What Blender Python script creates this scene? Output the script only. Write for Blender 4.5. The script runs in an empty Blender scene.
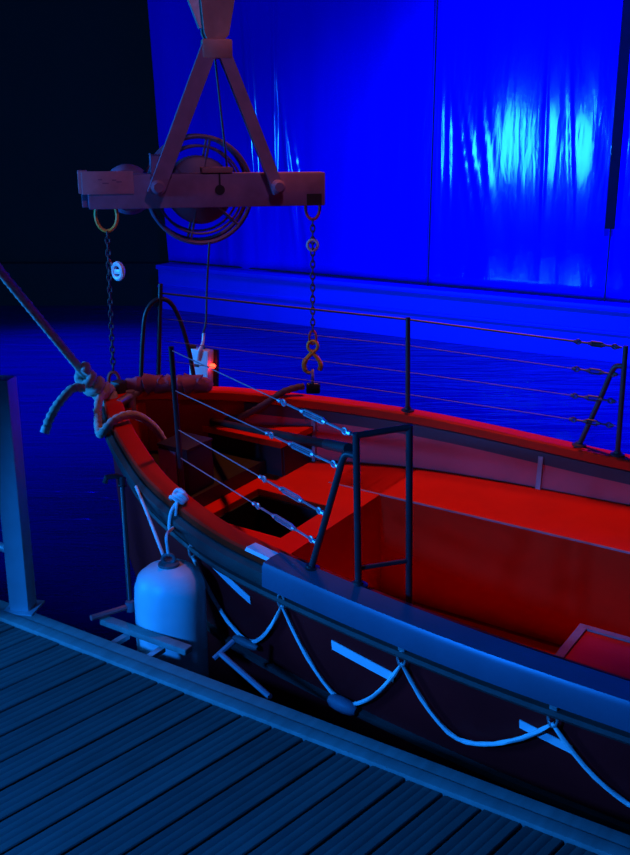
import bpy, bmesh, math, random
import numpy as np
from mathutils import Vector, Matrix, Euler
random.seed(7)
scene = bpy.context.scene
COL = scene.collection
PI = math.pi

# ------------------------------------------------------------------ camera
PITCH = math.radians(17.0); EYE = 1.75; FPX = 1000.0
cam_d = bpy.data.cameras.new('camera'); cam = bpy.data.objects.new('camera', cam_d); COL.objects.link(cam)
cam.location = (0, 0, EYE); cam.rotation_euler = (PI / 2 - PITCH, 0, 0)
cam_d.sensor_fit = 'VERTICAL'; cam_d.sensor_height = 24.0; cam_d.lens = 24.0 * FPX / 855.0
cam_d.clip_start = .05; cam_d.clip_end = 200
scene.camera = cam

# ------------------------------------------------------------------ world, exposure
w = bpy.data.worlds.new('hall_air'); scene.world = w; w.use_nodes = True
bg = w.node_tree.nodes['Background']; bg.inputs[0].default_value = (.03, .05, 1, 1); bg.inputs[1].default_value = .012
vs = scene.view_settings
vs.view_transform = 'Standard'; vs.look = 'None'; vs.exposure = 0.0; vs.gamma = 1.0; vs.use_curve_mapping = False

# ------------------------------------------------------------------ lamps of the hall and added fills
def aim(o, target):
    o.rotation_euler = (Vector(target) - o.location).to_track_quat('-Z', 'Y').to_euler()
def spot(name, loc, target, color, watts, cone, blend=.6, radius=.12):
    l = bpy.data.lights.new(name, 'SPOT'); l.color = color; l.energy = watts
    l.spot_size = math.radians(cone); l.spot_blend = blend; l.shadow_soft_size = radius
    o = bpy.data.objects.new(name, l); COL.objects.link(o); o.location = loc; aim(o, target); return o
def disk(name, loc, target, color, watts, size):
    l = bpy.data.lights.new(name, 'AREA'); l.shape = 'DISK'; l.size = size; l.color = color; l.energy = watts
    o = bpy.data.objects.new(name, l); COL.objects.link(o); o.location = loc; aim(o, target); return o
BLUE = (0.0, 0.0, 1.0)
spot('blue_flood', (2.2, 6.2, 4.6), (3.6, 10.0, 1.2), BLUE, 4200, 92, .9)
spot('blue_flood', (4.6, 4.6, 4.6), (6.0, 8.4, 1.0), BLUE, 2600, 95, .9)
spot('blue_flood', (0.6, 8.4, 4.4), (0.9, 10.3, -.3), BLUE, 700, 96, .9)
spot('blue_flood', (-2.8, 10.6, 4.4), (-2.7, 9.5, -.6), BLUE, 3600, 68, .8)  # added fill that brightens the water at the left, no known source
disk('cyan_flood', (-5.8, 3.80, 1.30), (2.2, 10.7, 1.5), (.010, .26, 1.0), 520, 1.45)
spot('cyan_dock_lamp', (-2.3, 0.75, 1.7), (.35, 2.6, -.2), (.005, .20, 1.0), 600, 60, .4, .12)
spot('warm_work_lamp', (0.45, 5.0, 4.6), (0.60, 4.65, .2), (1.0, .20, .05), 370, 47, .6, .15)
spot('magenta_frame_fill', (0.5, 2.0, 3.9), (-.48, 5.0, 1.45), (.80, .32, .95), 85, 30, .7, .12)  # added fill with no known source, tints the lifting frame purple

# ------------------------------------------------------------------ materials
def nt(name):
    m = bpy.data.materials.new(name); m.use_nodes = True
    return m, m.node_tree, m.node_tree.nodes['Principled BSDF']
def mat(name, col, rough=.6, metal=0.0, var=.18, scale=9.0, bump=.0, bscale=60.0, spec=.5, coat=0.0, rnd=0.0):
    m, t, b = nt(name); N = t.nodes; Lk = t.links
    tc = N.new('ShaderNodeTexCoord')
    no = N.new('ShaderNodeTexNoise'); no.inputs['Scale'].default_value = scale; no.inputs['Detail'].default_value = 6
    Lk.new(tc.outputs['Object'], no.inputs['Vector'])
    mx = N.new('ShaderNodeMix'); mx.data_type = 'RGBA'; mx.blend_type = 'MIX'
    lo = tuple(max(0, c * (1 - var * 1.6)) for c in col); hi = tuple(min(1, c * (1 + var)) for c in col)
    mx.inputs[6].default_value = (*lo, 1); mx.inputs[7].default_value = (*hi, 1)
    Lk.new(no.outputs['Fac'], mx.inputs[0])
    out = mx.outputs[2]
    if rnd:
        oi = N.new('ShaderNodeObjectInfo'); hs = N.new('ShaderNodeHueSaturation')
        mr = N.new('ShaderNodeMapRange'); mr.inputs[3].default_value = 1 - rnd; mr.inputs[4].default_value = 1 + rnd
        Lk.new(oi.outputs['Random'], mr.inputs[0]); Lk.new(mr.outputs[0], hs.inputs['Value']); Lk.new(out, hs.inputs['Color']); out = hs.outputs[0]
    Lk.new(out, b.inputs['Base Color'])
    b.inputs['Roughness'].default_value = rough; b.inputs['Metallic'].default_value = metal
    b.inputs['Specular IOR Level'].default_value = spec; b.inputs['Coat Weight'].default_value = coat
    if bump:
        n2 = N.new('ShaderNodeTexNoise'); n2.inputs['Scale'].default_value = bscale; n2.inputs['Detail'].default_value = 4
        Lk.new(tc.outputs['Object'], n2.inputs['Vector'])
        bp = N.new('ShaderNodeBump'); bp.inputs['Strength'].default_value = bump; bp.inputs['Distance'].default_value = .004
        Lk.new(n2.outputs['Fac'], bp.inputs['Height']); Lk.new(bp.outputs[0], b.inputs['Normal'])
    return m
def wood(name, col, rnd=.25):
    m, t, b = nt(name); N = t.nodes; Lk = t.links
    tc = N.new('ShaderNodeTexCoord'); mp = N.new('ShaderNodeMapping'); mp.inputs['Scale'].default_value = (30, 1.2, 30)
    oi = N.new('ShaderNodeObjectInfo'); ad = N.new('ShaderNodeVectorMath'); ad.operation = 'ADD'
    ml = N.new('ShaderNodeMath'); ml.operation = 'MULTIPLY'; ml.inputs[1].default_value = 37.0
    Lk.new(oi.outputs['Random'], ml.inputs[0]); Lk.new(tc.outputs['Object'], ad.inputs[0]); Lk.new(ml.outputs[0], ad.inputs[1])
    Lk.new(ad.outputs[0], mp.inputs['Vector'])
    no = N.new('ShaderNodeTexNoise'); no.inputs['Scale'].default_value = 1.0; no.inputs['Detail'].default_value = 8
    Lk.new(mp.outputs[0], no.inputs['Vector'])
    n2 = N.new('ShaderNodeTexNoise'); n2.inputs['Scale'].default_value = 7.0; n2.inputs['Detail'].default_value = 5; Lk.new(ad.outputs[0], n2.inputs['Vector'])
    cr = N.new('ShaderNodeValToRGB'); cr.color_ramp.elements[0].position = .3; cr.color_ramp.elements[1].position = .72
    cr.color_ramp.elements[0].color = (*[c * .72 for c in col], 1); cr.color_ramp.elements[1].color = (*[min(1, c * 1.25) for c in col], 1)
    mm = N.new('ShaderNodeMath'); mm.operation = 'MULTIPLY_ADD'; mm.inputs[1].default_value = .6; mm.inputs[2].default_value = 0
    m3 = N.new('ShaderNodeMath'); m3.operation = 'MULTIPLY_ADD'; m3.inputs[1].default_value = .45
    Lk.new(no.outputs['Fac'], mm.inputs[0]); Lk.new(n2.outputs['Fac'], m3.inputs[0]); Lk.new(mm.outputs[0], m3.inputs[2]); Lk.new(m3.outputs[0], cr.inputs[0])
    hs = N.new('ShaderNodeHueSaturation'); mr = N.new('ShaderNodeMapRange'); mr.inputs[3].default_value = 1 - rnd; mr.inputs[4].default_value = 1 + rnd
    Lk.new(oi.outputs['Random'], mr.inputs[0]); Lk.new(mr.outputs[0], hs.inputs['Value']); Lk.new(cr.outputs[0], hs.inputs['Color'])
    Lk.new(hs.outputs[0], b.inputs['Base Color']); b.inputs['Roughness'].default_value = .72
    bp = N.new('ShaderNodeBump'); bp.inputs['Strength'].default_value = .15; bp.inputs['Distance'].default_value = .002
    Lk.new(no.outputs['Fac'], bp.inputs['Height']); Lk.new(bp.outputs[0], b.inputs['Normal'])
    return m

M = {}
M['plank'] = wood('weathered_plank', (.062, .064, .060), .16)
M['edge_wood'] = wood('dock_edge_timber', (.20, .20, .19), .08)
M['dark_wood'] = wood('wet_dark_timber', (.06, .055, .05), .1)
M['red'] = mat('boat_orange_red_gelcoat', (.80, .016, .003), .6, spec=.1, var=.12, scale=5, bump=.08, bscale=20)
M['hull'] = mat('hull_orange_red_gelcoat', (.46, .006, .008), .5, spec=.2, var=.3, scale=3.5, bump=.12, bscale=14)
M['liner'] = mat('bulwark_liner_pale', (.80, .05, .06), .55, var=.3, scale=4, bump=.1, bscale=25)
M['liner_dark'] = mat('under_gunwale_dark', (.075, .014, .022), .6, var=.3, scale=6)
M['rubber'] = mat('black_rubber', (.050, .040, .036), .55, var=.35, scale=12, bump=.25, bscale=50)
M['plate'] = mat('gunwale_metal_plate', (.085, .11, .17), .4, .25, var=.15, scale=7)
M['tape'] = mat('silver_reflective_tape', (.75, .77, .80), .5, .0, var=.08, scale=20)
M['float'] = mat('dull_grey_float', (.13, .14, .19), .6, var=.2, scale=20)
M['oiled'] = mat('oiled_dark_wood', (.045, .014, .012), .7, var=.3, scale=15, spec=.15)
M['hose'] = mat('dark_grey_hose', (.10, .07, .08), .7, var=.3, scale=30, spec=.2)
M['tubes'] = mat('black_painted_tube', (.030, .030, .034), .42, .2, var=.4, scale=18)
M['wire'] = mat('steel_wire', (.40, .37, .38), .4, .55, var=.2, scale=40)
M['steel'] = mat('galvanised_steel', (.55, .56, .58), .38, .7, var=.25, scale=30)
M['white_rope'] = mat('white_line', (.72, .72, .70), .8, var=.12, scale=60)
M['rope'] = mat('grey_tan_rope', (.58, .52, .46), .9, var=.35, scale=40, bump=.5, bscale=160)
M['fender'] = mat('white_vinyl_fender', (.72, .74, .76), .42, var=.10, scale=6, bump=.06, bscale=12)
M['fender_dark'] = mat('scuffed_fender_cap', (.12, .12, .13), .6, var=.3, scale=20)
M['beam'] = mat('pinkish_painted_steel', (.24, .15, .25), .55, .0, var=.35, scale=9, bump=.15, bscale=45)
M['block'] = mat('rusty_orange_steel', (.36, .22, .19), .55, .1, var=.4, scale=11, bump=.2, bscale=40)
M['label'] = mat('pale_name_plate', (.42, .28, .34), .6, var=.18, scale=25)
M['trim'] = mat('pink_edge_strip', (.40, .20, .22), .6, var=.25, scale=30)
M['canvas'] = mat('faded_pink_canvas', (.26, .08, .15), .85, var=.35, scale=14, bump=.6, bscale=30)
M['reel'] = mat('reel_flange', (.11, .08, .15), .5, .1, var=.3, scale=8)
M['chain'] = mat('dark_chain', (.10, .075, .08), .5, .5, var=.4, scale=60)
M['yellow'] = mat('yellow_hook_paint', (.75, .36, .04), .45, var=.25, scale=40)
M['hook_red'] = mat('red_hook_paint', (.50, .05, .04), .5, var=.25, scale=40)
M['tag'] = mat('white_plastic_tag', (.80, .82, .82), .35, var=.06)
M['pendant'] = mat('pale_plastic_case', (.66, .68, .70), .42, var=.08, scale=25)
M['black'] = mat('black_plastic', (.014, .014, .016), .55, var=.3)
M['box_grey'] = mat('grey_enamel_panel', (.30, .36, .45), .5, .1, var=.2, scale=20)
M['pool'] = mat('pool_wall_paint', (.008, .010, .72), .55, var=.1, scale=3)
M['darkwall'] = mat('black_stage_drape', (.004, .003, .004), .9, var=.4, scale=2)
M['galv_post'] = mat('painted_rail_post', (.50, .52, .55), .5, .2, var=.15, scale=12)
M['pinkbar'] = mat('faded_red_bar', (.55, .10, .12), .5, var=.2, scale=30)
m, t, b = nt('red_led'); b.inputs['Base Color'].default_value = (.5, .01, .005, 1)
b.inputs['Emission Color'].default_value = (1, .02, .008, 1); b.inputs['Emission Strength'].default_value = 14; M['led'] = m

def curtain_mat():
    m, t, b = nt('blue_plastic_sheeting'); N = t.nodes; Lk = t.links
    tc = N.new('ShaderNodeTexCoord')
    def noise(sc, detail=3, dist=0.0):
        mp = N.new('ShaderNodeMapping'); mp.inputs['Scale'].default_value = sc; Lk.new(tc.outputs['Object'], mp.inputs['Vector'])
        n = N.new('ShaderNodeTexNoise'); n.inputs['Scale'].default_value = 1; n.inputs['Detail'].default_value = detail; n.inputs['Distortion'].default_value = dist
        Lk.new(mp.outputs[0], n.inputs['Vector']); return n.outputs['Fac']
    a = noise((5.5, 1, .55), 4, .5); c = noise((1.4, 1, .35), 2); f = noise((14, 1, 2.2), 3, .6)
    s1 = N.new('ShaderNodeMath'); s1.operation = 'MULTIPLY_ADD'; s1.inputs[1].default_value = .45
    Lk.new(f, s1.inputs[0]); Lk.new(a, s1.inputs[2])
    bp = N.new('ShaderNodeBump'); bp.inputs['Strength'].default_value = .07; bp.inputs['Distance'].default_value = .05
    Lk.new(s1.outputs[0], bp.inputs['Height']); Lk.new(bp.outputs[0], b.inputs['Normal'])
    mx = N.new('ShaderNodeMix'); mx.data_type = 'RGBA'
    mx.inputs[6].default_value = (.001, .002, .50, 1); mx.inputs[7].default_value = (.001, .003, .80, 1); Lk.new(c, mx.inputs[0])
    Lk.new(mx.outputs[2], b.inputs['Base Color'])
    b.inputs['Roughness'].default_value = .095; b.inputs['Specular IOR Level'].default_value = .5
    return m
M['curtain'] = curtain_mat()
def water_mat():
    m, t, b = nt('pool_water_surface'); N = t.nodes; Lk = t.links
    tc = N.new('ShaderNodeTexCoord')
    mp = N.new('ShaderNodeMapping'); mp.inputs['Rotation'].default_value = (0, 0, .2); mp.inputs['Scale'].default_value = (1.1, 5.5, 1); Lk.new(tc.outputs['Object'], mp.inputs['Vector'])
    n1 = N.new('ShaderNodeTexNoise'); n1.inputs['Scale'].default_value = 1.0; n1.inputs['Detail'].default_value = 3; n1.inputs['Distortion'].default_value = .5
    Lk.new(mp.outputs[0], n1.inputs['Vector'])
    bp = N.new('ShaderNodeBump'); bp.inputs['Strength'].default_value = .45; bp.inputs['Distance'].default_value = .08
    Lk.new(n1.outputs['Fac'], bp.inputs['Height']); Lk.new(bp.outputs[0], b.inputs['Normal'])
    b.inputs['Base Color'].default_value = (.002, .003, .11, 1); b.inputs['Roughness'].default_value = .12
    b.inputs['IOR'].default_value = 1.33
    return m
M['water'] = water_mat()

# ------------------------------------------------------------------ mesh helpers
def V(*a): return Vector(a)
def at(u, v, depth):
    """world point seen at pixel (u, v) of the 630x855 frame at the given distance along the lens axis"""
    xc = (u - 315) / FPX; yc = (427.5 - v) / FPX; c, s = math.cos(PITCH), math.sin(PITCH)
    return Vector((xc * depth, (c + yc * s) * depth, EYE + (-s + yc * c) * depth))
def box(bm, lo, hi, mtx=None, bev=0.0):
    lo, hi = Vector(lo), Vector(hi)
    r = bmesh.ops.create_cube(bm, size=1.0)['verts']
    for v in r: v.co = Vector([(lo[i] + hi[i]) / 2 + v.co[i] * (hi[i] - lo[i]) for i in range(3)])
    if bev:
        es = list({e for v in r for e in v.link_edges})
        g = bmesh.ops.bevel(bm, geom=es, offset=bev, segments=2, affect='EDGES', profile=.6)
        r = list({v for f in g['faces'] for v in f.verts} | {v for v in r if v.is_valid})
    if mtx is not None:
        for v in r: v.co = mtx @ v.co
    return r
def frames(P, closed=False):
    n = len(P); T = []
    for i in range(n):
        a = P[(i - 1) % n] if (closed or i > 0) else P[i]; c = P[(i + 1) % n] if (closed or i < n - 1) else P[i]
        T.append((c - a).normalized())
    up = Vector((0, 0, 1)) if abs(T[0].z) < .9 else Vector((1, 0, 0))
    nrm = (up - T[0] * up.dot(T[0])).normalized(); out = []
    for i in range(n):
        nrm = (nrm - T[i] * nrm.dot(T[i])).normalized(); out.append((nrm.copy(), T[i].cross(nrm), T[i]))
    return out
def tube(bm, P, r, seg=8, closed=False, twist=0.0, lobes=0, amp=.16):
    P = [Vector(p) for p in P]; F = frames(P, closed); rings = []; s = 0.0
    for i, p in enumerate(P):
        if i: s += (p - P[i - 1]).length
        rr = r[i] if isinstance(r, (list, tuple)) else r; ring = []
        for k in range(seg):
            a = 2 * PI * k / seg; q = rr * (1 + (amp * math.cos(lobes * (a - twist * s)) if lobes else 0))
            ring.append(bm.verts.new(p + F[i][0] * math.cos(a) * q + F[i][1] * math.sin(a) * q))
        rings.append(ring)
    n = len(rings)
    for i in range(n if closed else n - 1):
        A, B = rings[i], rings[(i + 1) % n]
        for k in range(seg): bm.faces.new((A[k], A[(k + 1) % seg], B[(k + 1) % seg], B[k]))
    if not closed:
        bm.faces.new(rings[0][::-1]); bm.faces.new(rings[-1])
def lathe(bm, prof, seg=24, mtx=None):
    """prof: (radius, z) from bottom to top"""
    rings = []
    for r, z in prof:
        rings.append([bm.verts.new((r * math.cos(2 * PI * k / seg), r * math.sin(2 * PI * k / seg), z)) for k in range(seg)])
    for A, B in zip(rings, rings[1:]):
        for k in range(seg): bm.faces.new((A[k], A[(k + 1) % seg], B[(k + 1) % seg], B[k]))
    bm.faces.new(rings[0][::-1]); bm.faces.new(rings[-1])
    if mtx is not None:
        for R in rings:
            for v in R: v.co = mtx @ v.co
def prism(bm, poly, lo, hi, axis='z', mtx=None):
    """extrude a 2-D polygon; axis z: (x,y) in plan, axis y: (x,z) in elevation"""
    f = (lambda p, h: (p[0], p[1], h)) if axis == 'z' else (lambda p, h: (p[0], h, p[1]))
    A = [bm.verts.new(f(p, lo)) for p in poly]; B = [bm.verts.new(f(p, hi)) for p in poly]; n = len(poly)
    bm.faces.new(A[::-1]); bm.faces.new(B)
    for k in range(n): bm.faces.new((A[k], A[(k + 1) % n], B[(k + 1) % n], B[k]))
    if mtx is not None:
        for v in A + B: v.co = mtx @ v.co
def sweep(bm, P, U, N, prof, closed_ends=True):
    """sweep profile [(n, u)] along points P with per-point side vector N and up vector U"""
    rings = [[bm.verts.new(p + n * a + u * c) for a, c in prof] for p, u, n in zip(P, U, N)]; k = len(prof)
    for A, B in zip(rings, rings[1:]):
        for i in range(k): bm.faces.new((A[i], A[(i + 1) % k], B[(i + 1) % k], B[i]))
    if closed_ends: bm.faces.new(rings[0][::-1]); bm.faces.new(rings[-1])
def smooth(pts, n=8):
    P = [Vector(p) for p in pts]; Q = [P[0] * 2 - P[1]] + P + [P[-1] * 2 - P[-2]]; out = []
    for i in range(1, len(Q) - 2):
        a, b_, c, d = Q[i - 1:i + 3]
        for k in range(n):
            t = k / n
            out.append(.5 * (2 * b_ + (c - a) * t + (2 * a - 5 * b_ + 4 * c - d) * t * t + (3 * b_ - a - 3 * c + d) * t ** 3))
    return out + [P[-1]]
def obj(name, bm, material, parent=None, shade=True):
    bmesh.ops.recalc_face_normals(bm, faces=bm.faces)
    me = bpy.data.meshes.new(name); bm.to_mesh(me); bm.free(); me.materials.append(M[material])
    if shade: 
        for p in me.polygons: p.use_smooth = True
        me.set_sharp_from_angle(angle=math.radians(38))
    o = bpy.data.objects.new(name, me); COL.objects.link(o)
    if parent is not None: o.parent = parent
    return o
def tag(o, label, cat, group=None):
    o['label'] = label; o['category'] = cat
    if group: o['group'] = group
    return o
def thing(name, label, cat, loc=(0, 0, 0), rot=(0, 0, 0), group=None):
    o = bpy.data.objects.new(name, None); COL.objects.link(o); o.location = loc; o.rotation_euler = rot; o.empty_display_size = .1
    return tag(o, label, cat, group)
def struct(o, label=None):
    o['kind'] = 'structure'
    if label: o['label'] = label
    return o
def B(): return bmesh.new()
def part(name, material, parent, fn, *a, **k):
    bm = B(); fn(bm, *a, **k); return obj(name, bm, material, parent)

# ================================================================== SETTING
WATER = -.65
# ---- dock
DA = -math.radians(33.3)
dock = bpy.data.objects.new('floor', None); COL.objects.link(dock); dock.location = (-.45, 2.97, 0); dock.rotation_euler = (0, 0, DA)
struct(dock, 'grey slatted wooden dock along the boat')
# local x along the edge, local -y towards the viewer (inland)
SK = .16 / .987      # planks run a little askew of the edge
def plank_mesh(bm):
    W_, D_ = .106, .028; prof = [(0, -D_), (0, -.003), (.003, 0)]
    for c in (.027, .053, .079): prof += [(c - .003, 0), (c, -.0012), (c + .003, 0)]
    prof += [(W_ - .003, 0), (W_, -.003), (W_, -D_)]
    y0, y1 = -.112, -3.3
    A = [bm.verts.new((x + SK * (y0) , y0, z)) for x, z in prof]; C = [bm.verts.new((x + SK * y1, y1, z)) for x, z in prof]; n = len(prof)
    bm.faces.new(A); bm.faces.new(C[::-1])
    for k in range(n): bm.faces.new((A[k], C[k], C[(k + 1) % n], A[(k + 1) % n]))
p0 = part('plank', 'plank', dock, plank_mesh)
for i in range(-26, 34):
    o = p0 if i == -26 else p0.copy()
    if i != -26: COL.objects.link(o)
    o.parent = dock; o.location = (i * .1145 + .02, random.uniform(-.004, .004), random.uniform(-.0015, .0015))
X0, X1 = -3.2, 4.0
part('edge_board', 'edge_wood', dock, box, (X0, -.108, -.03), (X1, -.062, .012), bev=.004)
part('edge_board', 'edge_wood', dock, box, (X0, -.058, -.03), (X1, 0.0, .004), bev=.006)
part('fascia_board', 'dark_wood', dock, box, (X0, -.04, -.26), (X1, -.005, -.031))
for yj in (-.5, -1.4, -2.3, -3.2): part('joist', 'dark_wood', dock, box, (X0, yj - .04, -.18), (X1, yj + .04, -.029))
for xp in (-2.6, -.9, .8, 2.5): part('pile', 'dark_wood', dock, lambda bm: lathe(bm, [(.08, -2.2), (.08, -.19)], 16, Matrix.Translation((xp, -.5, 0))))
# ---- pool water, far wall, curtain
bm = B(); prism(bm, [(-12, 13.54), (-2.2, 13.54), (-1.27, 12.82), (7.8, 7.38), (7.8, -2), (-12, -2)], -2.6, WATER); wat = obj('pool_water', bm, 'water'); wat['kind'] = 'stuff'; wat['label'] = 'dark blue rippled pool water between dock and curtain'; wat['category'] = 'water'
WA = -.54
wall_mtx = (-.2, 12.2)
KL, KR = -2.2, 9.5
pool = bpy.data.objects.new('wall_back', None); COL.objects.link(pool); pool.location = (*wall_mtx, 0); pool.rotation_euler = (0, 0, WA); struct(pool, 'blue lit pool wall below the hanging sheeting')
part('wall_face', 'pool', pool, box, (KL, 0, -2.6), (KR, .35, -.12))
part('coping', 'pool', pool, box, (KL, -.05, -.12), (KR, .45, -.06), bev=.012)
part('water_line_ledge', 'pool', pool, box, (KL, -.03, -.36), (KR, 0.0, -.33), bev=.006)
def curtain(bm, k0, k1, lean0=0.0, seed=0, amp=.020, ztop=6.5):
    rg = np.random.default_rng(seed); nx = int((k1 - k0) / (.010 if seed in (3, 5) else .022)); nz = 44
    comps = [(rg.uniform(1.2, 9), rg.uniform(0, 6.28), rg.uniform(.3, 1)) for _ in range(9)]
    grid = []
    for j in range(nz + 1):
        fz = j / nz; z = -.055 + fz * (ztop + .055); row = []
        for i in range(nx + 1):
            fx = i / nx; x = k0 + fx * (k1 - k0) + lean0 * (1 - fx) ** 3 * fz
            y = 0
            for fr, ph, am in comps: y += am / fr * math.sin(fr * (x + .06 * math.sin(z * 1.3 + ph)) * 2.2 + ph + .35 * z * math.sin(ph))
            # long diagonal creases gathered at the hem
            y += .35 * math.exp(-((x - k0 - .9 + .22 * (z - .4)) / .06) ** 2) * math.exp(-((z - 1.2) / 1.0) ** 2)
            y += .30 * math.exp(-((x - k0 - 2.2 + .30 * (z - .4)) / .05) ** 2) * math.exp(-((z - 1.5) / .9) ** 2)
            fl = 1.0
            if seed == 3: q = min(1, max(0, (x + .9) / 1.2)); fl = 1 - .92 * q * q * (3 - 2 * q)
            cr = 0
            if seed == 3:
                for kc, zc, tl, wd, h, zl in ((-.45, 2.5, .0, .03, .022, .9), (-.28, 1.35, .12, .035, .028, .6), (-.10, .9, .18, .03, .020, .5), (-1.2, 1.5, .03, .04, .022, 1.0), (-.8, 2.2, .05, .05, .03, 1.0)):
                    cr += h * math.exp(-((x - kc + tl * (z - zc)) / wd) ** 2) * math.exp(-((z - zc) / (zl * 1.6)) ** 2)
            if seed == 5:      # sharp slanting creases beside the seam
                for kc, zc, tl, wd, h, zl in ((1.74, 1.55, .02, .018, .004, .30), (1.84, 1.45, .05, .020, .005, .26), (1.99, 1.50, .20, .024, .0075, .36), (2.11, 1.42, .24, .026, .0085, .34), (2.26, 1.55, .18, .020, .006, .30), (2.92, 1.55, .03, .022, .005, .6), (3.2, 1.5, .10, .020, .005, .5)):
                    cr += h * math.exp(-((x - kc + tl * (z - zc)) / wd) ** 2) * math.exp(-((z - zc) / (zl * 1.6)) ** 2)
            row.append(bm.verts.new((x, .20 + amp * fl * y - cr, z)))
        grid.append(row)
    for A, C in zip(grid, grid[1:]):
        for i in range(nx): bm.faces.new((A[i], A[i + 1], C[i + 1], C[i]))
cur = bpy.data.objects.new('plastic_curtain', None); COL.objects.link(cur); cur.location = (*wall_mtx, 0); cur.rotation_euler = (0, 0, WA)
tag(cur, 'tall shiny blue plastic sheeting hanging behind the pool', 'curtain')
CU = [(KL + .05, 1.67, -.35, 3, .045), (1.65, 3.70, 0, 5, .006), (3.68, 6.6, 0, 8, .008), (6.58, 9.4, 0, 11, .015)]
for k0, k1, ln, sd, am in CU:
    c = part('sheet', 'curtain', cur, curtain, k0, k1, ln, sd, am)
    sm = c.modifiers.new('thickness', 'SOLIDIFY'); sm.thickness = .006
for k in (1.66, 3.69, 6.59): part('seam', 'black', cur, tube, [(k, .14, -.05), (k + .006, .13, 2), (k, .14, 6.5)], .008, 6)
part('hanging_strap', 'oiled', cur, box, (3.64, .10, .7), (3.74, .112, 6.5))
part('hem_rod', 'tubes', cur, tube, [(KL + .05, .17, -.035), (KR - .1, .17, -.035)], .011, 8)
part('top_rail', 'tubes', cur, tube, [(KL - .3, .20, 6.5), (KR, .20, 6.5)], .03, 8)
wl = part('wall_left', 'darkwall', None, lambda bm: [box(bm, (-14, 13.75, -2.6), (-2.0, 13.95, 7)), box(bm, (-14, 13.55, -2.6), (-2.0, 13.76, -.08), bev=.02)])
struct(wl, 'black wall left of the blue sheeting')

# ================================================================== BOAT
HEAD = -.6; HEEL = .05
boat = thing('rescue_boat', 'open orange-red rescue boat with black rub rail moored beside the wooden dock', 'boat', (-.96, 4.71, 0), (HEEL, 0, HEAD))
BM = Matrix.Translation((-.96, 4.71, 0)) @ Euler((HEEL, 0, HEAD)).to_matrix().to_4x4()
def BW(s, t, z): return BM @ Vector((s, t, z))
LOA = 5.8
KS = np.sqrt([0, .03, .08, .16, .25, .5, .9, 1.4, 2.0, 2.8, 3.8, 5.0, 5.8])
KWv = [0, .075, .13, .198, .268, .442, .655, .80, .85, .875, .88, .84, .78]
def pch(x, X, Y):
    X = np.asarray(X, float); Y = np.asarray(Y, float); h = np.diff(X); d = np.diff(Y) / h; m_ = np.zeros(len(X)); m_[0] = d[0]; m_[-1] = d[-1]
    for i in range(1, len(X) - 1): m_[i] = 0 if d[i - 1] * d[i] <= 0 else 2 * d[i - 1] * d[i] / (d[i - 1] + d[i])
    i = int(min(max(np.searchsorted(X, x) - 1, 0), len(X) - 2)); t = (x - X[i]) / h[i]
    return (2 * t**3 - 3 * t * t + 1) * Y[i] + (t**3 - 2 * t * t + t) * h[i] * m_[i] + (-2 * t**3 + 3 * t * t) * Y[i + 1] + (t**3 - t * t) * h[i] * m_[i + 1]
def bw(s): return float(pch(math.sqrt(max(s, 0)), KS, KWv))
def sheer(s): return float(pch(s, [0, .35, .8, 1.5, 2.5, 5.8], [.485, .465, .41, .346, .291, .27]))
ST = [0, .004, .012, .03, .06, .1, .16, .25, .36, .5, .7, .9, 1.15, 1.4, 1.7, 2.0, 2.4, 2.8, 3.3, 3.8, 4.4, 5.0, 5.8]
def keel(s): return -.95 + .55 * math.exp(-s / .35)
def hull_half(s):
    """outer half-section (t, z), sheer to keel"""
    w_, z_, k_ = bw(s), sheer(s), keel(s)
    return [(w_ * a, z_ + (k_ - z_) * b_) for a, b_ in ((1, 0), (.995, .08), (.975, .22), (.935, .42), (.86, .60), (.70, .78), (.42, .92), (0.0, 1.0))]
def hull_t(s, z):
    H_ = hull_half(s)
    for (t0, z0), (t1, z1) in zip(H_, H_[1:]):
        if z1 <= z <= z0: return t0 + (t1 - t0) * (z0 - z) / (z0 - z1 + 1e-9)
    return H_[0][0]
WT = .055
def inner_w(s): return max(bw(s) - WT, 0)
FLOOR = -.38
def hull(bm):
    O, I = [], []
    for s in ST:
        h = hull_half(s); ring = [(-t, z) for t, z in h] + [(t, z) for t, z in h[-2::-1]]
        O.append([bm.verts.new((s, t, z)) for t, z in ring])
    for A, C in zip(O, O[1:]):
        for i in range(len(A) - 1): bm.faces.new((A[i], A[i + 1], C[i + 1], C[i]))
    bm.faces.new(O[-1])
    for s in [x for x in ST if x >= .06][:-1] + [LOA - .06]:
        wi, z_ = inner_w(s), sheer(s)
        h = [(wi, z_), (wi * .985, z_ - .12), (wi * .96, .10), (min(wi * .8, hull_t(s, -.3) - .06), -.25), (min(wi * .66, hull_t(s, -.4) - .06), FLOOR), (0, FLOOR)]
        s_ = s + (.04 if s < .2 else 0)
        ring = [(-t, z) for t, z in h] + [(t, z) for t, z in h[-2::-1]]
        I.append([bm.verts.new((s_, t, z)) for t, z in ring])
    for A, C in zip(I, I[1:]):
        for i in range(len(A) - 1): bm.faces.new((A[i], C[i], C[i + 1], A[i + 1]))
    bm.faces.new(I[0]); bm.faces.new(I[-1][::-1])
    bmesh.ops.remove_doubles(bm, verts=bm.verts, dist=1e-5)
hb = B(); hull(hb)
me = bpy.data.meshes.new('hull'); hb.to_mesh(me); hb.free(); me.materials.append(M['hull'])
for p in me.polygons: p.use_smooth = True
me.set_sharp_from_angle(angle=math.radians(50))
ho = bpy.data.objects.new('hull', me); COL.objects.link(ho); ho.parent = boat
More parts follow.
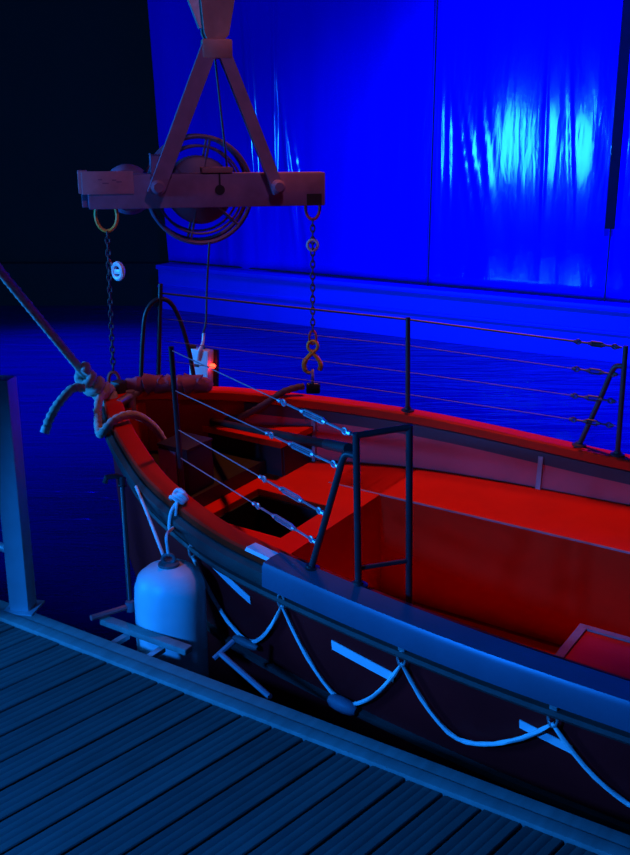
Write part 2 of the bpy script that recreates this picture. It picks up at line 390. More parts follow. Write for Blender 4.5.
# sweep along the sheer line
def sheer_path(s0, s1, side, dz=0.0, n=70, off=0.0):
    P, N = [], []
    for i in range(n + 1):
        f = i / n; s = s0 + (s1 - s0) * (f ** 2 if s0 < .05 else f)
        P.append(Vector((s, side * bw(s), sheer(s) + dz)))
    for i in range(n + 1):
        T = (P[min(i + 1, n)] - P[max(i - 1, 0)]); T.z = 0; T.normalize()
        if i == 0 and s0 < .001: T = Vector((0, side, 0))
        nn = Vector((T.y, -T.x, 0)) * (-side); N.append(nn)      # points outwards
    return P, N
def rim(bm, s0, s1, prof, side=None):
    if side is None:
        P, N = [], []
        a, na = sheer_path(s0, s1, -1); c, nc = sheer_path(s0, s1, 1)
        P = a[::-1] + c[1:]; N = na[::-1] + nc[1:]
        i0 = len(a) - 1; N[i0] = Vector((-1, 0, 0))
    else: P, N = sheer_path(s0, s1, side)
    sweep(bm, P, [Vector((0, 0, 1))] * len(P), N, prof)
part('gunwale', 'red', boat, rim, 0, LOA, [(.012, -.012), (.012, .012), (.004, .020), (-.066, .020), (-.074, .012), (-.074, -.022), (-.06, -.03)])
part('rub_rail', 'rubber', boat, rim, 0, LOA, [(-.004, -.014), (.020, -.012), (.040, -.026), (.044, -.052), (.036, -.078), (.014, -.090), (-.008, -.090)])
part('lower_rub_strip', 'rubber', boat, rim, .35, LOA, [(-.012, -.108), (.016, -.110), (.020, -.124), (.012, -.136), (-.014, -.136)], -1)
part('lower_rub_strip', 'rubber', boat, rim, .35, LOA, [(-.012, -.108), (.016, -.110), (.020, -.124), (.012, -.136), (-.014, -.136)], 1)
part('gunwale_plate', 'plate', boat, rim, 1.56, 5.2, [(.060, -.060), (.056, .010), (.046, .026), (-.040, .030), (-.040, .0205), (.040, .0205), (.050, .008), (.054, -.060)], -1)
part('gunwale_tape', 'tape', boat, rim, 1.44, 1.55, [(.014, .0125), (.006, .0225), (-.040, .0225), (-.040, .0203), (.005, .0203), (.013, .0115)], -1)
# inner bulwark liner: dark strip under the gunwale, pale panel below it
def liner(bm, s0, s1, side, za, zb, off, n=40):
    rows = []
    for i in range(n + 1):
        s = s0 + (s1 - s0) * i / n; z_ = sheer(s)
        z0 = z_ + za; z1 = zb if zb > 0 else z_ + zb
        def tt(z):
            wi = inner_w(s); f = max(0, min(1, (z_ - z) / (z_ - .10))); return wi * (1 - .04 * f) - off
        rows.append([(s, side * tt(z0), z0), (s, side * tt(z1), z1), (s, side * (tt(z1) + .006), z1), (s, side * (tt(z0) + .006), z0)])
    R = [[bm.verts.new(q) for q in r] for r in rows]
    for A, C in zip(R, R[1:]):
        for k in range(4): bm.faces.new((A[k], A[(k + 1) % 4], C[(k + 1) % 4], C[k]))
    bm.faces.new(R[0]); bm.faces.new(R[-1][::-1])
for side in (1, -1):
    part('bulwark_dark_strip', 'liner_dark', boat, liner, .5, 5.6, side, -.032, -.085, .010)
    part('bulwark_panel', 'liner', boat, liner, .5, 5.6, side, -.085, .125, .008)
for s in (.80, 1.88, 2.95, 4.0):
    for side in (1, -1):
        wi = inner_w(s)
        part('side_rib', 'trim', boat, lambda bm: sweep(bm, [V(s, side * (wi - .012), sheer(s) - .05), V(s + .004, side * (wi * .965 - .012), .118)], [V(1, 0, 0)] * 2, [V(0, side, 0)] * 2, [(-.010, -.011), (-.010, .011), (.006, .011), (.006, -.011)]))
# benches and decks
BZ = .12
def bench(bm, s0, s1, side, tin, n=30):
    R = []
    for i in range(n + 1):
        s = s0 + (s1 - s0) * i / n; to = inner_w(s) * .965 - .004
        R.append([bm.verts.new((s, side * a, z)) for a, z in ((to, BZ), (tin + .006, BZ), (tin, BZ - .006), (tin, FLOOR + .002), (tin + .02, FLOOR + .002), (tin + .02, BZ - .03), (to, BZ - .03))])
    for A, C in zip(R, R[1:]):
        for k in range(7): bm.faces.new((A[k], A[(k + 1) % 7], C[(k + 1) % 7], C[k]))
    bm.faces.new(R[0]); bm.faces.new(R[-1][::-1])
part('side_bench', 'red', boat, bench, 1.02, 5.6, 1, .33)
part('bench_edge_strip', 'trim', boat, box, (1.02, .325, BZ - .004), (5.6, .333, BZ + .003))  # thin pink strip along the bench edge
part('side_bench', 'red', boat, bench, 1.30, 1.72, -1, .46)
def fore_seat(bm):
    # level seat across the boat with a foot well cut out of it
    def clipw(s): return inner_w(s) * .96 - .006
    def strip(s0, s1, ta, tb, n=8):
        R = []
        for i in range(n + 1):
            s = s0 + (s1 - s0) * i / n; a = -clipw(s) if ta is None else ta; b_ = clipw(s) if tb is None else tb
            R.append([bm.verts.new((s, t, z)) for t, z in ((a, BZ - .03), (a, BZ), (b_, BZ), (b_, BZ - .03))])
        for A, C in zip(R, R[1:]):
            for k in range(4): bm.faces.new((A[k], A[(k + 1) % 4], C[(k + 1) % 4], C[k]))
        bm.faces.new(R[0]); bm.faces.new(R[-1][::-1])
    strip(.40, .78, None, None); strip(.78, 1.18, None, -.27); strip(.78, 1.18, .10, None); strip(1.18, 1.30, None, None)
part('fore_seat', 'red', boat, fore_seat)
part('fore_seat_riser', 'red', boat, box, (1.27, -.62, FLOOR + .003), (1.299, .62, BZ - .031))
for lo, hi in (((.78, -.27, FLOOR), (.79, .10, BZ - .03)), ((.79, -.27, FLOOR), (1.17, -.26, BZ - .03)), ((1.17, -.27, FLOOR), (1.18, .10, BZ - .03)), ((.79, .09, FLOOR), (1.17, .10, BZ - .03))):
    part('foot_well_shade_panel', 'black', boat, box, lo, hi)  # black lining stands for the shade down in the foot well
BOWZ = .19
def deck_strip(bm, s0, s1, ta, tb, z, th, n=14):
    """level panel between two side limits; None follows the inner bulwark"""
    R = []
    for i in range(n + 1):
        s = s0 + (s1 - s0) * i / n; wv = max(inner_w(s) * .965 - .006, .008)
        a = -wv if ta is None else max(ta, -wv); b_ = wv if tb is None else min(tb, wv); b_ = max(b_, a + .004)
        R.append([bm.verts.new((s, t, q)) for t, q in ((a, z - th), (a, z), (b_, z), (b_, z - th))])
    for A, C in zip(R, R[1:]):
        for k in range(4): bm.faces.new((A[k], A[(k + 1) % 4], C[(k + 1) % 4], C[k]))
    bm.faces.new(R[0]); bm.faces.new(R[-1][::-1])
part('bow_floor_panel', 'black', boat, deck_strip, .11, .70, None, .27, BOWZ, .068)  # flat black panel across the open bow
part('bow_seat', 'red', boat, deck_strip, .26, .80, .26, None, .30, .03)
part('bow_seat_shade_board', 'black', boat, box, (.27, .275, BZ), (.79, .290, .27))  # solid black board stands for the shade inside the open locker
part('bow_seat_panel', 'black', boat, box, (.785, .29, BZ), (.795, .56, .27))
part('bow_bulkhead', 'red', boat, deck_strip, .095, .125, None, None, .44, .24, 3)
part('engine_box', 'red', boat, box, (2.46, -.62, FLOOR + .002), (3.3, -.27, .10), bev=.012)
part('engine_box_trim', 'trim', boat, lambda bm: [box(bm, (2.455, -.63, .098), (2.485, -.262, .108)), box(bm, (2.485, -.285, .098), (3.3, -.262, .108))])
part('floor_board', 'red', boat, box, (1.33, -.30, FLOOR + .003), (5.4, .28, FLOOR + .018))
part('stem_post', 'rubber', boat, lambda bm: box(bm, (.005, -.03, .30), (.07, .03, .56), bev=.012))
# mooring bitt across the bow
def bitt(bm):
    tube(bm, [(.11, 0, .40), (.11, 0, .52)], .022, 10); tube(bm, [(.13, -.10, .49), (.11, 0, .495), (.09, .10, .50)], [.018, .022, .018], 10)
part('mooring_bitt', 'steel', boat, bitt)
# silver tapes on the hull side
def hull_patch(bm, s0, s1, z0, z1, hgt, side=-1, off=.004, n=8):
    R = []
    for i in range(n + 1):
        f = i / n; s = s0 + (s1 - s0) * f; z = z0 + (z1 - z0) * f; r = []
        for a, o_ in ((0, off), (hgt, off), (hgt, .0005), (0, .0005)): r.append(bm.verts.new((s, side * (hull_t(s, z + a) + o_), z + a)))
        R.append(r)
    for A, C in zip(R, R[1:]):
        for k in range(4): bm.faces.new((A[k], A[(k + 1) % 4], C[(k + 1) % 4], C[k]))
    bm.faces.new(R[0]); bm.faces.new(R[-1][::-1])
part('reflective_tape', 'tape', boat, hull_patch, 1.235, 1.43, .215, .135, .032)
part('reflective_tape', 'tape', boat, hull_patch, 1.80, 2.045, .088, .050, .038)
part('reflective_tape', 'tape', boat, hull_patch, 2.49, 2.655, .060, .034, .030)
part('reflective_tape', 'tape', boat, hull_patch, 3.3, 3.55, .05, .04, .036)
def chine(bm, side=-1):
    P = [V(s, side * (hull_t(s, sheer(s) - .46)), sheer(s) - .46) for s in np.linspace(.7, 5.5, 40)]
    sweep(bm, P, [V(0, 0, 1)] * 40, [V(0, side, 0)] * 40, [(-.02, -.015), (.02, -.01), (.02, .012), (-.02, .02)])
part('chine_strake', 'rubber', boat, chine)
# grab line festooned along the hull in loops, with becket shackles and floats
bk = [(1.12, .262), (1.60, .235), (2.09, .185), (2.60, .165), (3.12, .16), (3.65, .16)]
low = [(1.40, -.03, 1), (1.84, -.115, 1), (2.29, -.07, 0), (2.86, -.07, 0), (3.4, -.07, 0)]
def hp(s, z, off=.016): return V(s, -(hull_t(s, z) + off), z)
gp = []
for (sa, za), (sl, zl, _), (sb, zb) in zip(bk, low, bk[1:]):
    for i in range(17):
        f = i / 16; s = sa + (sb - sa) * f; c = (sl - sa) / (sb - sa)
        if f < c: g = 1 - f / c; z = zl + (za - .035 - zl) * g ** 1.7
        else: g = (f - c) / (1 - c); z = zl + (zb - .035 - zl) * g ** 1.7
        if not (gp and i == 0): gp.append(hp(s, z))
gl = part('grab_line', 'white_rope', boat, tube, gp, .0075, 8, False, 90, 3, .14)
for (s, z) in bk:
    def sh(bm):
        p = hp(s, z, .012); box(bm, p + V(-.012, -.006, .012), p + V(.012, .010, .045), bev=.003)
        tube(bm, [p + V(.014 * math.sin(a), -.004, -.016 + .026 * math.cos(a)) for a in np.linspace(0, 2 * PI, 15)[:-1]], .0045, 6, True)
    part('becket_shackle', 'steel', gl, sh)
for (s, z, fl), rr in zip(low, (.016, .027, 0, 0, 0)):
    if fl:
        c = hp(s, z, .03); T = V(.92, 0, -.10).normalized() * .055
        part('line_float', 'fender_dark' if rr < .02 else 'float', gl, tube, [c - T, c - T * .75, c - T * .3, c + T * .3, c + T * .75, c + T], [rr * .5, rr * .85, rr, rr, rr * .85, rr * .5], 12)
# ---- guard rails
RT = .0115
GZ = lambda s, t: sheer(s) + .02
def foot(bm, s, t, z): lathe(bm, [(.032, z), (.032, z + .008), (.017, z + .012), (.016, z + .02)], 14, Matrix.Translation((s, t, 0)))
def post(s, t, z1, z0=None, name='rail_post'):
    z0 = sheer(s) + .018 if z0 is None else z0
    def f(bm): tube(bm, [(s, t, z0), (s, t, z1)], RT, 10); foot(bm, s, t, z0)
    return part(name, 'tubes', boat, f)
# dock-side gate frame
post(1.89, -.795, .87); 
part('rail_post', 'tubes', boat, tube, [(2.0, -.655, FLOOR + .02), (2.0, -.655, .872)], RT, 10)
part('top_bar', 'tubes', boat, tube, [(1.89, -.795, .862), (2.0, -.655, .866)], RT * .95, 10)
part('low_bar', 'tubes', boat, tube, [(1.89, -.785, .40), (2.0, -.655, .40)], RT * .7, 10)
bra = smooth([(1.705, -.80, .352), (1.80, -.79, .66), (1.832, -.787, .765), (1.852, -.786, .79), (1.888, -.79, .79)], 6)
part('rail_brace', 'tubes', boat, lambda bm: (tube(bm, bra, RT, 10), foot(bm, 1.705, -.80, .350)))
bp_ = post(.735, -.36, .90, BZ, 'bow_post')
def lerp(a, b_, f): return a + (b_ - a) * f
def turnbuckle(bm, A, D):
    """shackle, open-body bottle screw and eye between A and D"""
    T = (D - A); L_ = T.length; T.normalize(); side = T.cross(V(0, 0, 1)).normalized(); up = side.cross(T)
    for a0 in (.06, .94):
        c = A + T * L_ * a0
        tube(bm, [c + T * .012 * math.cos(q) + up * .010 * math.sin(q) for q in np.linspace(0, 2 * PI, 13)[:-1]], .0038, 6, True)
    tube(bm, [A + T * L_ * .12, A + T * L_ * .36], .0042, 6); tube(bm, [A + T * L_ * .66, A + T * L_ * .9], .0042, 6)
    for sg in (-1, 1): tube(bm, [A + T * L_ * .34 + side * .0 , A + T * L_ * .38 + up * .009 * sg, A + T * L_ * .64 + up * .009 * sg, A + T * L_ * .68], .0042, 6)
    for a0 in (.0, .35, .67, 1.0):
        c = A + T * L_ * a0; tube(bm, [c - T * .008, c + T * .008], .0078, 8)
ends = [V(1.878, -.795, .862), V(1.828, -.787, .74), V(1.768, -.793, .565), V(1.735, -.797, .455)]
starts = [V(.735, -.36, .885), V(.735, -.36, .715), V(.735, -.36, .545), V(.735, -.36, .42)]
brk = [.66, .62, .62, .60]
for A, D, f in zip(starts, ends, brk):
    wv = part('guard_wire', 'wire', boat, tube, [A, lerp(A, D, f), D], .0024, 6)
    part('turnbuckle', 'steel', wv, turnbuckle, lerp(A, D, f), lerp(A, D, .985))
# far side rail: bow hoop, mid post, end post with brace
FT = .83
post(1.215, bw(1.215) - .03, .845); post(2.205, FT, .81)
part('rail_brace', 'tubes', boat, lambda bm: (tube(bm, smooth([(2.03, .835, .33), (2.11, .835, .56), (2.15, .832, .68), (2.17, .83, .715), (2.20, .83, .72)], 6), RT, 10), foot(bm, 2.03, .835, .328)))
hoop = [(.055, .125, .49), (.075, .15, .74), (.095, .17, .87), (.135, .21, .925), (.175, .255, .905), (.205, .285, .81), (.23, .305, .65), (.245, .315, .47)]
part('bow_hoop', 'tubes', boat, tube, smooth(hoop, 6), RT, 10)
part('rail_post', 'tubes', boat, tube, [(.115, .185, .48), (.15, .225, 1.0)], RT, 10)
part('hoop_bar', 'tubes', boat, tube, [(.226, .302, .68), (.256, .328, .68)], RT * .9, 8)
for z0, zm, z1 in ((.955, .835, .80), (.83, .71, .68), (.72, .58, .56), (.62, .47, .45)):
    P = [V(.148, .222, z0), V(1.215, bw(1.215) - .03, zm), V(2.19, FT, z1)]
    big = z0 > .9
    wv = part('guard_wire', 'chain' if not big else 'tubes', boat, tube, P, .0018 if not big else .005, 6)  # same wire as the near side, coloured darker for the dim far side
    part('turnbuckle', 'tubes', wv, turnbuckle, lerp(P[1], P[2], .80), lerp(P[1], P[2], .98))

# ---- loose things in the boat
eq = thing('equipment_box', 'dark box with blue-grey front panel standing in the open bow', 'box', BW(.595, -.17, .192), (HEEL, 0, HEAD))
part('case', 'black', eq, box, (-.085, -.085, 0), (.085, .085, .205), bev=.008)
part('front_panel', 'box_grey', eq, box, (-.080, -.091, .012), (.02, -.083, .195), bev=.002)
part('lid', 'black', eq, box, (-.088, -.088, .205), (.088, .088, .218), bev=.004)
part('latch_knob', 'steel', eq, lambda bm: lathe(bm, [(.007, 0), (.007, .008), (.004, .012)], 10, Matrix.Translation((-.04, -.091, .10)) @ Matrix.Rotation(PI / 2, 4, 'X')))
oar = thing('boat_hook_pole', 'long dark wooden pole lying from the foredeck to the black gate frame', 'pole', BW(.35, .30, .32))
oo = Vector(oar.location)
P0, P1 = BW(.35, .30, .318), BW(1.835, -.765, .80)
part('shaft', 'oiled', oar, tube, [p - oo for p in (P0, lerp(P0, P1, .5), P1)], .016, 12)
part('grip', 'black', oar, tube, [p - oo for p in (lerp(P0, P1, .9), lerp(P0, P1, 1.01))], .0185, 12)
hs = [BW(*q) for q in ((.27, .33, .322), (.36, .335, .322), (.46, .34, .335), (.55, .37, .38), (.62, .42, .43), (.665, .47, .468), (.70, .515, .482), (.73, .56, .485))]
tag(part('loose_hose', 'hose', None, tube, smooth(hs, 6), .016, 10, False, 60, 3, .1), 'thick grey hose curving over the foredeck to the far gunwale', 'hose')

# bundled canvas over the far side of the bow
def canvas(bm):
    P, rr = [], []
    rg = random.Random(4)
    for i in range(25):
        f = i / 24; s = .02 + .33 * f; P.append(BW(s + .02, bw(s) - .045 + .006 * math.sin(i * 1.7), sheer(s) + .045 + .006 * math.sin(i * 1.1)))
        rr.append((.044 + .008 * math.sin(i * 2.3) + rg.uniform(-.004, .004)) * min(1, .35 + 6 * f, .35 + 6 * (1 - f)))
    tube(bm, P, rr, 16, False, 25, 5, .10)
tag(part('canvas_bundle', 'canvas', None, canvas), 'crumpled pinkish canvas bundle lying along the bow gunwale below the black hoop', 'canvas')

# ---- fender between boat and dock
fz = BW(1.13, -.895, 0); fd = thing('fender', 'white cylindrical boat fender hanging from a knotted line beside the dock', 'fender', (fz.x, fz.y, -.38))
part('body', 'fender', fd, lambda bm: lathe(bm, [(.02, 0), (.06, .01), (.105, .035), (.126, .075), (.131, .13), (.131, .46), (.128, .51), (.114, .550), (.084, .575), (.045, .585), (.036, .588), (.030, .594)], 36))
part('end_cap', 'fender_dark', fd, lambda bm: [lathe(bm, [(.040, .588), (.038, .596), (.02, .600)], 16), tube(bm, [(.022 * math.cos(a), 0, 0.612 + .018 * math.sin(a)) for a in np.linspace(0, 2 * PI, 15)[:-1]], .007, 8, True)])
kp = BW(1.02, -bw(1.02) + .01, sheer(1.02) + .03) - Vector(fd.location)
part('lanyard', 'white_rope', fd, tube, smooth([(0, 0, .625), (-.004, .01, .70), kp + V(-.012, -.05, -.09), kp + V(.0, -.045, -.01), kp], 6), .006, 8)
def knot(bm):
    for k in range(3): tube(bm, [kp + V(.004 * k, 0, .004 + .006 * k) + Vector((.028 * math.cos(a + k), .030 * math.sin(a + k * .7), .012 * math.sin(2 * a + k))) for a in np.linspace(0, 2 * PI, 17)[:-1]], .0075, 8, True)
    tube(bm, smooth([kp + V(.01, -.02, .01), kp + V(-.02, -.05, -.03), kp + V(-.03, -.055, -.09), kp + V(-.028, -.05, -.11)], 5), .0065, 8)
part('knot', 'white_rope', fd, knot)
k2 = BW(.74, -bw(.74) - .048, sheer(.74) - .03) - Vector(fd.location)
part('second_line', 'white_rope', fd, tube, smooth([k2, lerp(k2, V(-.02, .02, .62), .5), V(-.02, .02, .61)], 6), .0065, 8)

# ---- mooring rope at the bow
mp0 = at(113, 404, 4.80)
mr_ = thing('mooring_rope', 'thick pale rope stretched from the bow up past the dock rail with loose tail', 'rope', mp0)
def rel(*P): return [p - mp0 for p in P]
MPT = at(-170, 60, 3.2)
rp = [MPT, at(0, 271, 4.1), at(86, 376, 4.65), at(113, 404, 4.80)]
def line(P, n):
    out = []
    for a, b_ in zip(P, P[1:]): out += [lerp(a, b_, i / n) for i in range(n)]
    return out + [P[-1]]
part('standing_part', 'rope', mr_, tube, rel(*line(rp, 40)), .0195, 12, False, 70, 3, .15)
def hitch(bm):
    A, D = at(72, 384, 4.62), at(115, 404, 4.8); T = (D - A).normalized(); u = T.cross(V(0, 0, 1)).normalized(); v = u.cross(T)
    A = at(80, 372, 4.6)
    D = at(112, 402, 4.79); T = (D - A); n = 90
    tube(bm, [A + T * (i / n) - mp0 + (u * math.cos(i / n * 2 * PI * 4.5) + v * math.sin(i / n * 2 * PI * 4.5)) * (.036 + .006 * math.sin(i * .21)) for i in range(n + 1)], .0205, 10, False, 70, 3, .13)
part('hitch', 'rope', mr_, hitch)
part('tail', 'rope', mr_, tube, rel(*smooth([at(84, 388, 4.58), at(72, 389, 4.55), at(58, 404, 4.52), at(50, 418, 4.52), at(45, 431, 4.52)], 10)), .0195, 12, False, 70, 3, .15)
part('tail_whipping', 'white_rope', mr_, tube, rel(at(46.5, 427, 4.52), at(44.5, 433, 4.52)), .0215, 12)
part('bow_loop', 'rope', mr_, tube, rel(*smooth([BW(.04, -.05, .535), BW(.10, -.19, .53), BW(.19, -.295, .47), BW(.26, -.355, .44), BW(.31, -.375, .47), BW(.345, -.33, .515), BW(.375, -.24, .512), BW(.41, -.16, .43), BW(.44, -.11, .30), BW(.45, -.10, .215)], 8)), .0185, 12, False, 70, 3, .15)
# upright the rope is tied to
mpost = thing('mooring_post', 'grey steel post on the dock that holds the mooring rope', 'post', (MPT.x - .03, MPT.y, 0))
part('column', 'galv_post', mpost, lambda bm: lathe(bm, [(.05, 0.010), (.05, 2.1), (.04, 2.13)], 20))
part('base_plate', 'galv_post', mpost, box, (-.1, -.1, 0), (.1, .1, .012), bev=.003)
part('rope_turn', 'rope', mpost, tube, [(.066 * math.cos(a), .066 * math.sin(a), MPT.z + .02 * math.sin(a)) for a in np.linspace(0, 2 * PI, 21)[:-1]], .0195, 10, True)

# ---- guard rail at the end of the dock
gr = thing('dock_guard_rail', 'pale square metal guard rail post with two rails on the dock edge', 'railing', (-1.095, 3.395, 0), (0, 0, -.16))
part('post', 'galv_post', gr, box, (-.038, -.038, .008), (.038, .038, .895), bev=.006)
part('base_plate', 'galv_post', gr, box, (-.06, -.06, 0), (.06, .06, .010), bev=.003)
for z in (.235, .52): part('rail', 'galv_post', gr, tube, [(-.03, 0, z), (-.9, .47, z)], .016, 10)
part('rail', 'galv_post', gr, tube, [(-.03, 0, .87), (-.9, .47, .87)], .022, 10)
part('post', 'galv_post', gr, box, (-.938, .432, -.1), (-.862, .508, .895), bev=.006)

# ---- step bracket and poles between dock and hull
dm = Matrix.Translation(dock.location) @ Matrix.Rotation(DA, 4, 'Z')
sb = thing('boarding_step', 'narrow blue-lit step bar on two brackets along the dock edge by the fender', 'step', dm @ V(-.24, .06, 0), (0, 0, DA))
part('step_bar', 'edge_wood', sb, box, (-.22, .022, -.012), (.19, .062, .012), bev=.005)
for x in (-.09, .08): part('bracket', 'steel', sb, lambda bm: [box(bm, (x - .012, -.058, -.03), (x + .012, .030, -.013)), box(bm, (x - .012, -.058, -.16), (x + .012, -.05, -.013))])
pb = at(130, 606, 3.72); pt = at(122, 478, 3.86)
pl = thing('mooring_pole', 'thin dark upright pole with hooked top and reddish foot bar below the bow', 'pole', (pb.x, pb.y, pb.z))
part('upright', 'tubes', pl, tube, [(0, 0, 0), pt - pb], .010, 10)
part('hook', 'tubes', pl, tube, [p - pb for p in (pt, pt + V(-.02, -.01, .012), pt + V(-.055, -.02, .01), pt + V(-.062, -.02, -.012))], .011, 8)
part('collar', 'black', pl, tube, [lerp(V(0, 0, 0), pt - pb, f) for f in (.93, 1.0)], .017, 10)
part('foot_bar', 'pinkbar', pl, tube, [V(0, 0, 0), at(91, 618, 3.62) - pb], .011, 8)
part('foot_joint', 'float', pl, lambda bm: lathe(bm, [(.016, -.02), (.020, 0), (.016, .02)], 12))
sa, sc = at(221, 654, 3.42), at(270, 697, 3.2)
su = thing('stay_strut', 'short blue-grey strut with small cross bar between dock and hull', 'strut', sa)
part('strut_bar', 'float', su, tube, [V(0, 0, 0), sc - sa], .010, 8)
part('cross_bar', 'float', su, tube, [at(214, 659, 3.42) - sa, at(234, 641, 3.44) - sa], .010, 8)

# ================================================================== LIFTING GEAR
LY = 5.0
lf = thing('lifting_frame', 'pinkish steel spreader beam with triangular legs and reel hanging over the boat', 'lifting beam', (-.535, LY, 1.43), (0, 0, .22))
def lx(x): return x + .54
def lz(z): return z - 1.43
def beam(bm): box(bm, (lx(-1.10), -.05, lz(1.352)), (lx(.05), .05, lz(1.512)), bev=.008)
part('beam', 'beam', lf, beam)
part('end_cap', 'label', lf, box, (lx(-1.142), -.052, lz(1.425)), (lx(-1.098), .052, lz(1.53)), bev=.004)
npl = part('name_plate', 'label', lf, box, (lx(-1.125), -.060, lz(1.422)), (lx(-.885), -.051, lz(1.528)), bev=.003)
part('end_hook_plate', 'beam', lf, box, (lx(-1.13), -.02, lz(1.36)), (lx(-1.095), .02, lz(1.426)), bev=.004)
def leg(bm, a, c, wd):
    a, c = Vector(a), Vector(c); T = (c - a).normalized(); s_ = T.cross(V(0, 1, 0)).normalized()
    q = [s_ * wd + V(0, -.03, 0), s_ * wd + V(0, .03, 0), s_ * -wd + V(0, .03, 0), s_ * -wd + V(0, -.03, 0)]
    A = [bm.verts.new(a + x) for x in q]; C = [bm.verts.new(c + x) for x in q]
    bm.faces.new(A[::-1]); bm.faces.new(C)
    for k in range(4): bm.faces.new((A[k], A[(k + 1) % 4], C[(k + 1) % 4], C[k]))
part('leg', 'beam', lf, leg, (lx(-.505), -.075, lz(2.09)), (lx(-.79), -.085, lz(1.42)), .037)
part('leg', 'beam', lf, leg, (lx(-.455), -.075, lz(2.09)), (lx(-.19), -.085, lz(1.42)), .028)
for x, z in ((-.775, 1.455), (-.20, 1.45)):
    part('pivot_bolt', 'beam', lf, lambda bm: lathe(bm, [(.034, 0), (.034, .018), (.022, .024), (.022, .034)], 16, Matrix.Translation((lx(x), -.116, lz(z))) @ Matrix.Rotation(PI / 2, 4, 'X')))
part('leg_shoe', 'beam', lf, box, (lx(-.80), .052, lz(1.50)), (lx(-.71), -.055, lz(1.60)), bev=.006)
part('apex_plate', 'block', lf, lambda bm: box(bm, (lx(-.545), -.11, lz(2.03)), (lx(-.405), -.035, lz(2.115)), bev=.010))
def reel(bm):
    c = V(lx(-.555), 0, lz(1.425)); R = Matrix.Rotation(PI / 2, 4, 'X')
    for y in (.09, .235):
        for r, tr in ((.258, .011), (.212, .006)):
            tube(bm, [c + V(r * math.cos(a), y, r * math.sin(a)) for a in np.linspace(0, 2 * PI, 49)[:-1]], tr, 8, True)
        for k in range(6):
            a = k * PI / 3 + .3; tube(bm, [c + V(.10 * math.cos(a), y, .10 * math.sin(a)), c + V(.256 * math.cos(a), y, .256 * math.sin(a))], .007, 6)
    lathe(bm, [(.15, -.16), (.165, -.15), (.165, -.01), (.15, 0)], 32, Matrix.Translation(c + V(0, .085, 0)) @ R)
rl = part('reel', 'reel', lf, reel)
part('motor_housing', 'beam', lf, lambda bm: lathe(bm, [(.04, 0), (.105, .01), (.12, .03), (.12, .16), (.10, .19)], 28, Matrix.Translation((lx(-.90), .28, lz(1.43))) @ Matrix.Rotation(PI / 2, 4, 'X')))
part('motor_bracket', 'beam', lf, box, (lx(-.93), .045, lz(1.38)), (lx(-.56), .10, lz(1.42)))
part('top_clip', 'block', lf, lambda bm: box(bm, (lx(-.56), -.06, lz(1.515)), (lx(-.41), .03, lz(1.54)), bev=.005))
part('eye_hole', 'black', lf, lambda bm: lathe(bm, [(.024, 0), (.024, .006)], 20, Matrix.Translation((lx(-.475), -.0505, lz(1.435))) @ Matrix.Rotation(PI / 2, 4, 'X')))
part('keeper', 'black', lf, box, (lx(-.479), -.056, lz(1.45)), (lx(-.471), -.0505, lz(1.515)))
part('tie_line', 'tubes', lf, tube, [V(lx(-.475), .0, lz(2.05)), V(lx(-.43), .0, lz(1.54))], .006, 6)
part('hook_pocket', 'black', lf, box, (lx(-.045), -.054, lz(1.355)), (lx(.03), -.0495, lz(1.41)))
# letters painted on the plate are worn to a few dark scuffs
for k, (x0_, x1_, z0_) in enumerate(((-1.05, -1.03, 1.487), (-1.03, -1.00, 1.470), (-.985, -.965, 1.484), (-.965, -.94, 1.476))):
    part('scuff', 'beam', npl, box, (lx(x0_), -.0612, lz(z0_)), (lx(x1_), -.0600, lz(z0_) + .006))
# hoist block above
hb_ = thing('hoist_block', 'rusty orange tapered hoist block holding the triangular lifting frame', 'hoist', (-.468, LY + .017, 2.115), (0, 0, .22))
blk = [(-.045, 0), (.035, 0), (.055, .02), (.10, .24), (.12, .62), (-.10, .62), (-.075, .24), (-.058, .03)]
part('cheek_plate', 'block', hb_, prism, blk, -.075, -.035, 'y')
part('cheek_plate', 'block', hb_, prism, blk, .035, .075, 'y')
part('side_arm', 'steel', hb_, prism, [(-.075, .05), (-.055, .05), (-.10, .60), (-.17, .60), (-.14, .22)], -.03, .03, 'y')
part('sheave', 'black', hb_, lambda bm: lathe(bm, [(.055, 0), (.05, .02), (.055, .066)], 24, Matrix.Translation((0, .033, .16)) @ Matrix.Rotation(PI / 2, 4, 'X')))
part('hook_shank', 'block', hb_, tube, [V(0, -.0, -.03), V(0, 0, .12)], .02, 12)
part('wire_fall', 'chain', hb_, tube, [V(.03, 0, .2), V(.03, 0, 3.5)], .009, 8)
part('wire_fall', 'chain', hb_, tube, [V(-.03, 0, .2), V(-.03, 0, 3.5)], .009, 8)

# chain slings
def ring(bm, c, rx, rz, r, plane='x', n=22):
    e = V(1, 0, 0) if plane == 'x' else V(0, 1, 0)
    tube(bm, [Vector(c) + (V(.80, -.60, 0) if plane == 'lamp' else e) * rx * math.cos(a) + V(0, 0, 1) * rz * math.sin(a) for a in np.linspace(0, 2 * PI, n + 1)[:-1]], r, 8, True)
def chain(bm, A, D, pitch=.030):
    A, D = Vector(A), Vector(D); n = int((D - A).length / pitch); T = (D - A).normalized()
    for i in range(n):
        c = A + T * (i + .5) * pitch; e = V(1, 0, 0) if i % 2 else V(0, 1, 0)
        tube(bm, [c + e * .010 * math.cos(a) + T * .020 * math.sin(a) for a in np.linspace(0, 2 * PI, 11)[:-1]], .0045, 5, True)
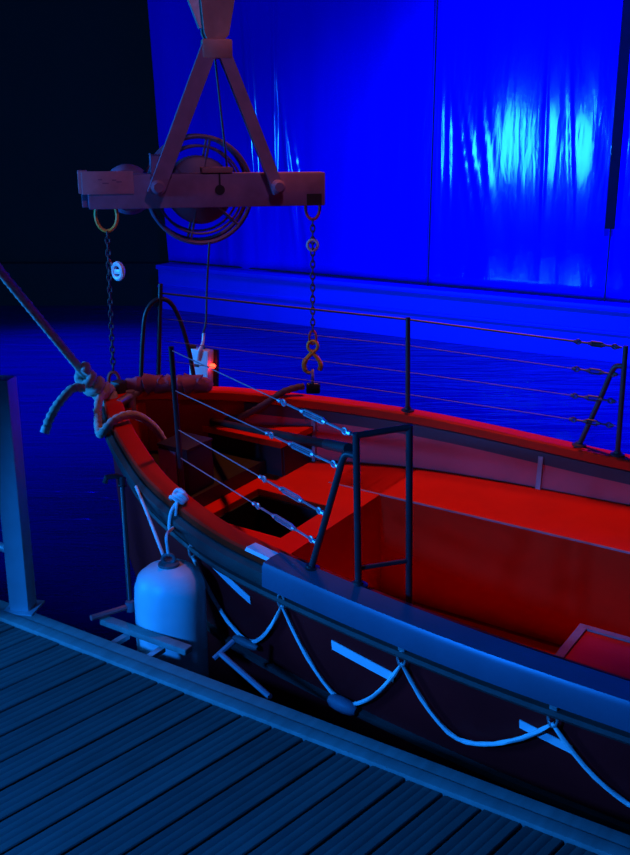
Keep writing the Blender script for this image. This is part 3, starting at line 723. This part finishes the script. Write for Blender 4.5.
# over the bow
c1 = thing('chain_sling', 'chain sling with yellowed ring and white tag hanging over the bow', 'chain', (-1.003, LY - .085, 1.30))
part('ring', 'yellow', c1, ring, (0, -.02, .02), .052, .075, .009)
ch = part('chain', 'chain', c1, chain, (0, -.02, -.055), (-.012, -.02, -.76))
part('clip', 'tag', c1, lambda bm: [ring(bm, (.045, -.04, -.245), .032, .036, .013, 'lamp'), box(bm, (-.022, -.008, -.014), (.022, .008, .010), Matrix.Translation((.045, -.04, -.245)) @ Matrix.Rotation(-.64, 4, 'Z'), bev=.004)])
part('clip_strap', 'hook_red', c1, tube, [(0, -.02, -.19), (.02, -.03, -.22)], .006, 6)
part('hook', 'hook_red', c1, lambda bm: [ring(bm, (-.012, -.02, -.795), .026, .04, .010), tube(bm, smooth([(-.012, -.02, -.83), (-.035, -.02, -.87), (-.02, -.02, -.91), (.02, -.02, -.90), (.028, -.02, -.875)], 6), [.014] * 12 + [.012] * 8 + [.008] * 5, 8)])
c2 = thing('chain_sling', 'chain sling ending in an open yellow hook above the far gunwale', 'chain', (-.012, LY + .14, 1.33))
part('ring', 'hook_red', c2, ring, (0, -.02, .01), .036, .06, .008)
part('chain', 'chain', c2, chain, (0, -.02, -.05), (0, -.02, -.63))
part('tag', 'galv_post', c2, lambda bm: [ring(bm, (0, -.02, -.178), .026, .026, .008)])
part('chain_ring', 'hook_red', c2, ring, (0, -.02, -.655), .018, .035, .007)
def yhook(bm):
    ring(bm, (0, -.02, -.70), .026, .028, .009)
    tube(bm, smooth([(0.01, -.02, -.725), (-.03, -.02, -.765), (-.045, -.02, -.80), (-.035, -.02, -.835), (-.012, -.02, -.845)], 6), [.012] * 8 + [.014] * 10 + [.010] * 7, 8)
    tube(bm, smooth([(-.01, -.02, -.725), (.025, -.02, -.765), (.042, -.02, -.80), (.036, -.02, -.83)], 6), [.011] * 10 + [.013] * 9, 8)
part('hook', 'yellow', c2, yhook)
sk = part('shackle', 'steel', c2, lambda bm: [ring(bm, (0, -.02, -.865), .022, .036, .009, 'y'), tube(bm, [(-.03, -.02, -.915), (.03, -.02, -.915)], .018, 10)])
part('shackle_body', 'black', c2, box, (-.035, -.045, -.955), (.04, .005, -.90), bev=.012)

# pendant controller hanging on its cable
pd = thing('pendant_controller', 'pale box controller with a glowing red light hanging on a thin cable', 'controller', (-.565, LY - .06, .66), (0, 0, -.45))
part('case', 'pendant', pd, box, (-.064, -.03, -.250), (.048, .03, -.005), Matrix.Rotation(.05, 4, 'Y'), bev=.010)
part('rear_shell', 'black', pd, box, (-.050, .03, -.235), (.066, .055, -.01), Matrix.Rotation(.05, 4, 'Y'), bev=.008)
part('cable', 'chain', pd, tube, smooth([(.008, 0, -.006), (.0, 0, .06), (.010, .02, .13), (.016, .03, .30), (.02, .06, .52)], 8), .0055, 8)
part('cable_sleeve', 'tag', pd, tube, smooth([(-.012, -.033, -.06), (.0, -.036, -.01), (.010, -.015, .03), (.008, 0, .075)], 6), .008, 8)
part('selector_slot', 'black', pd, box, (-.042, -.0325, -.095), (-.008, -.0295, -.08), bev=.001)
part('signal_lamp', 'led', pd, lambda bm: lathe(bm, [(.012, 0), (.012, .016), (.006, .024)], 12, Matrix.Translation((.052, -.012, -.085)) @ Matrix.Rotation(PI / 2, 4, 'Y')))
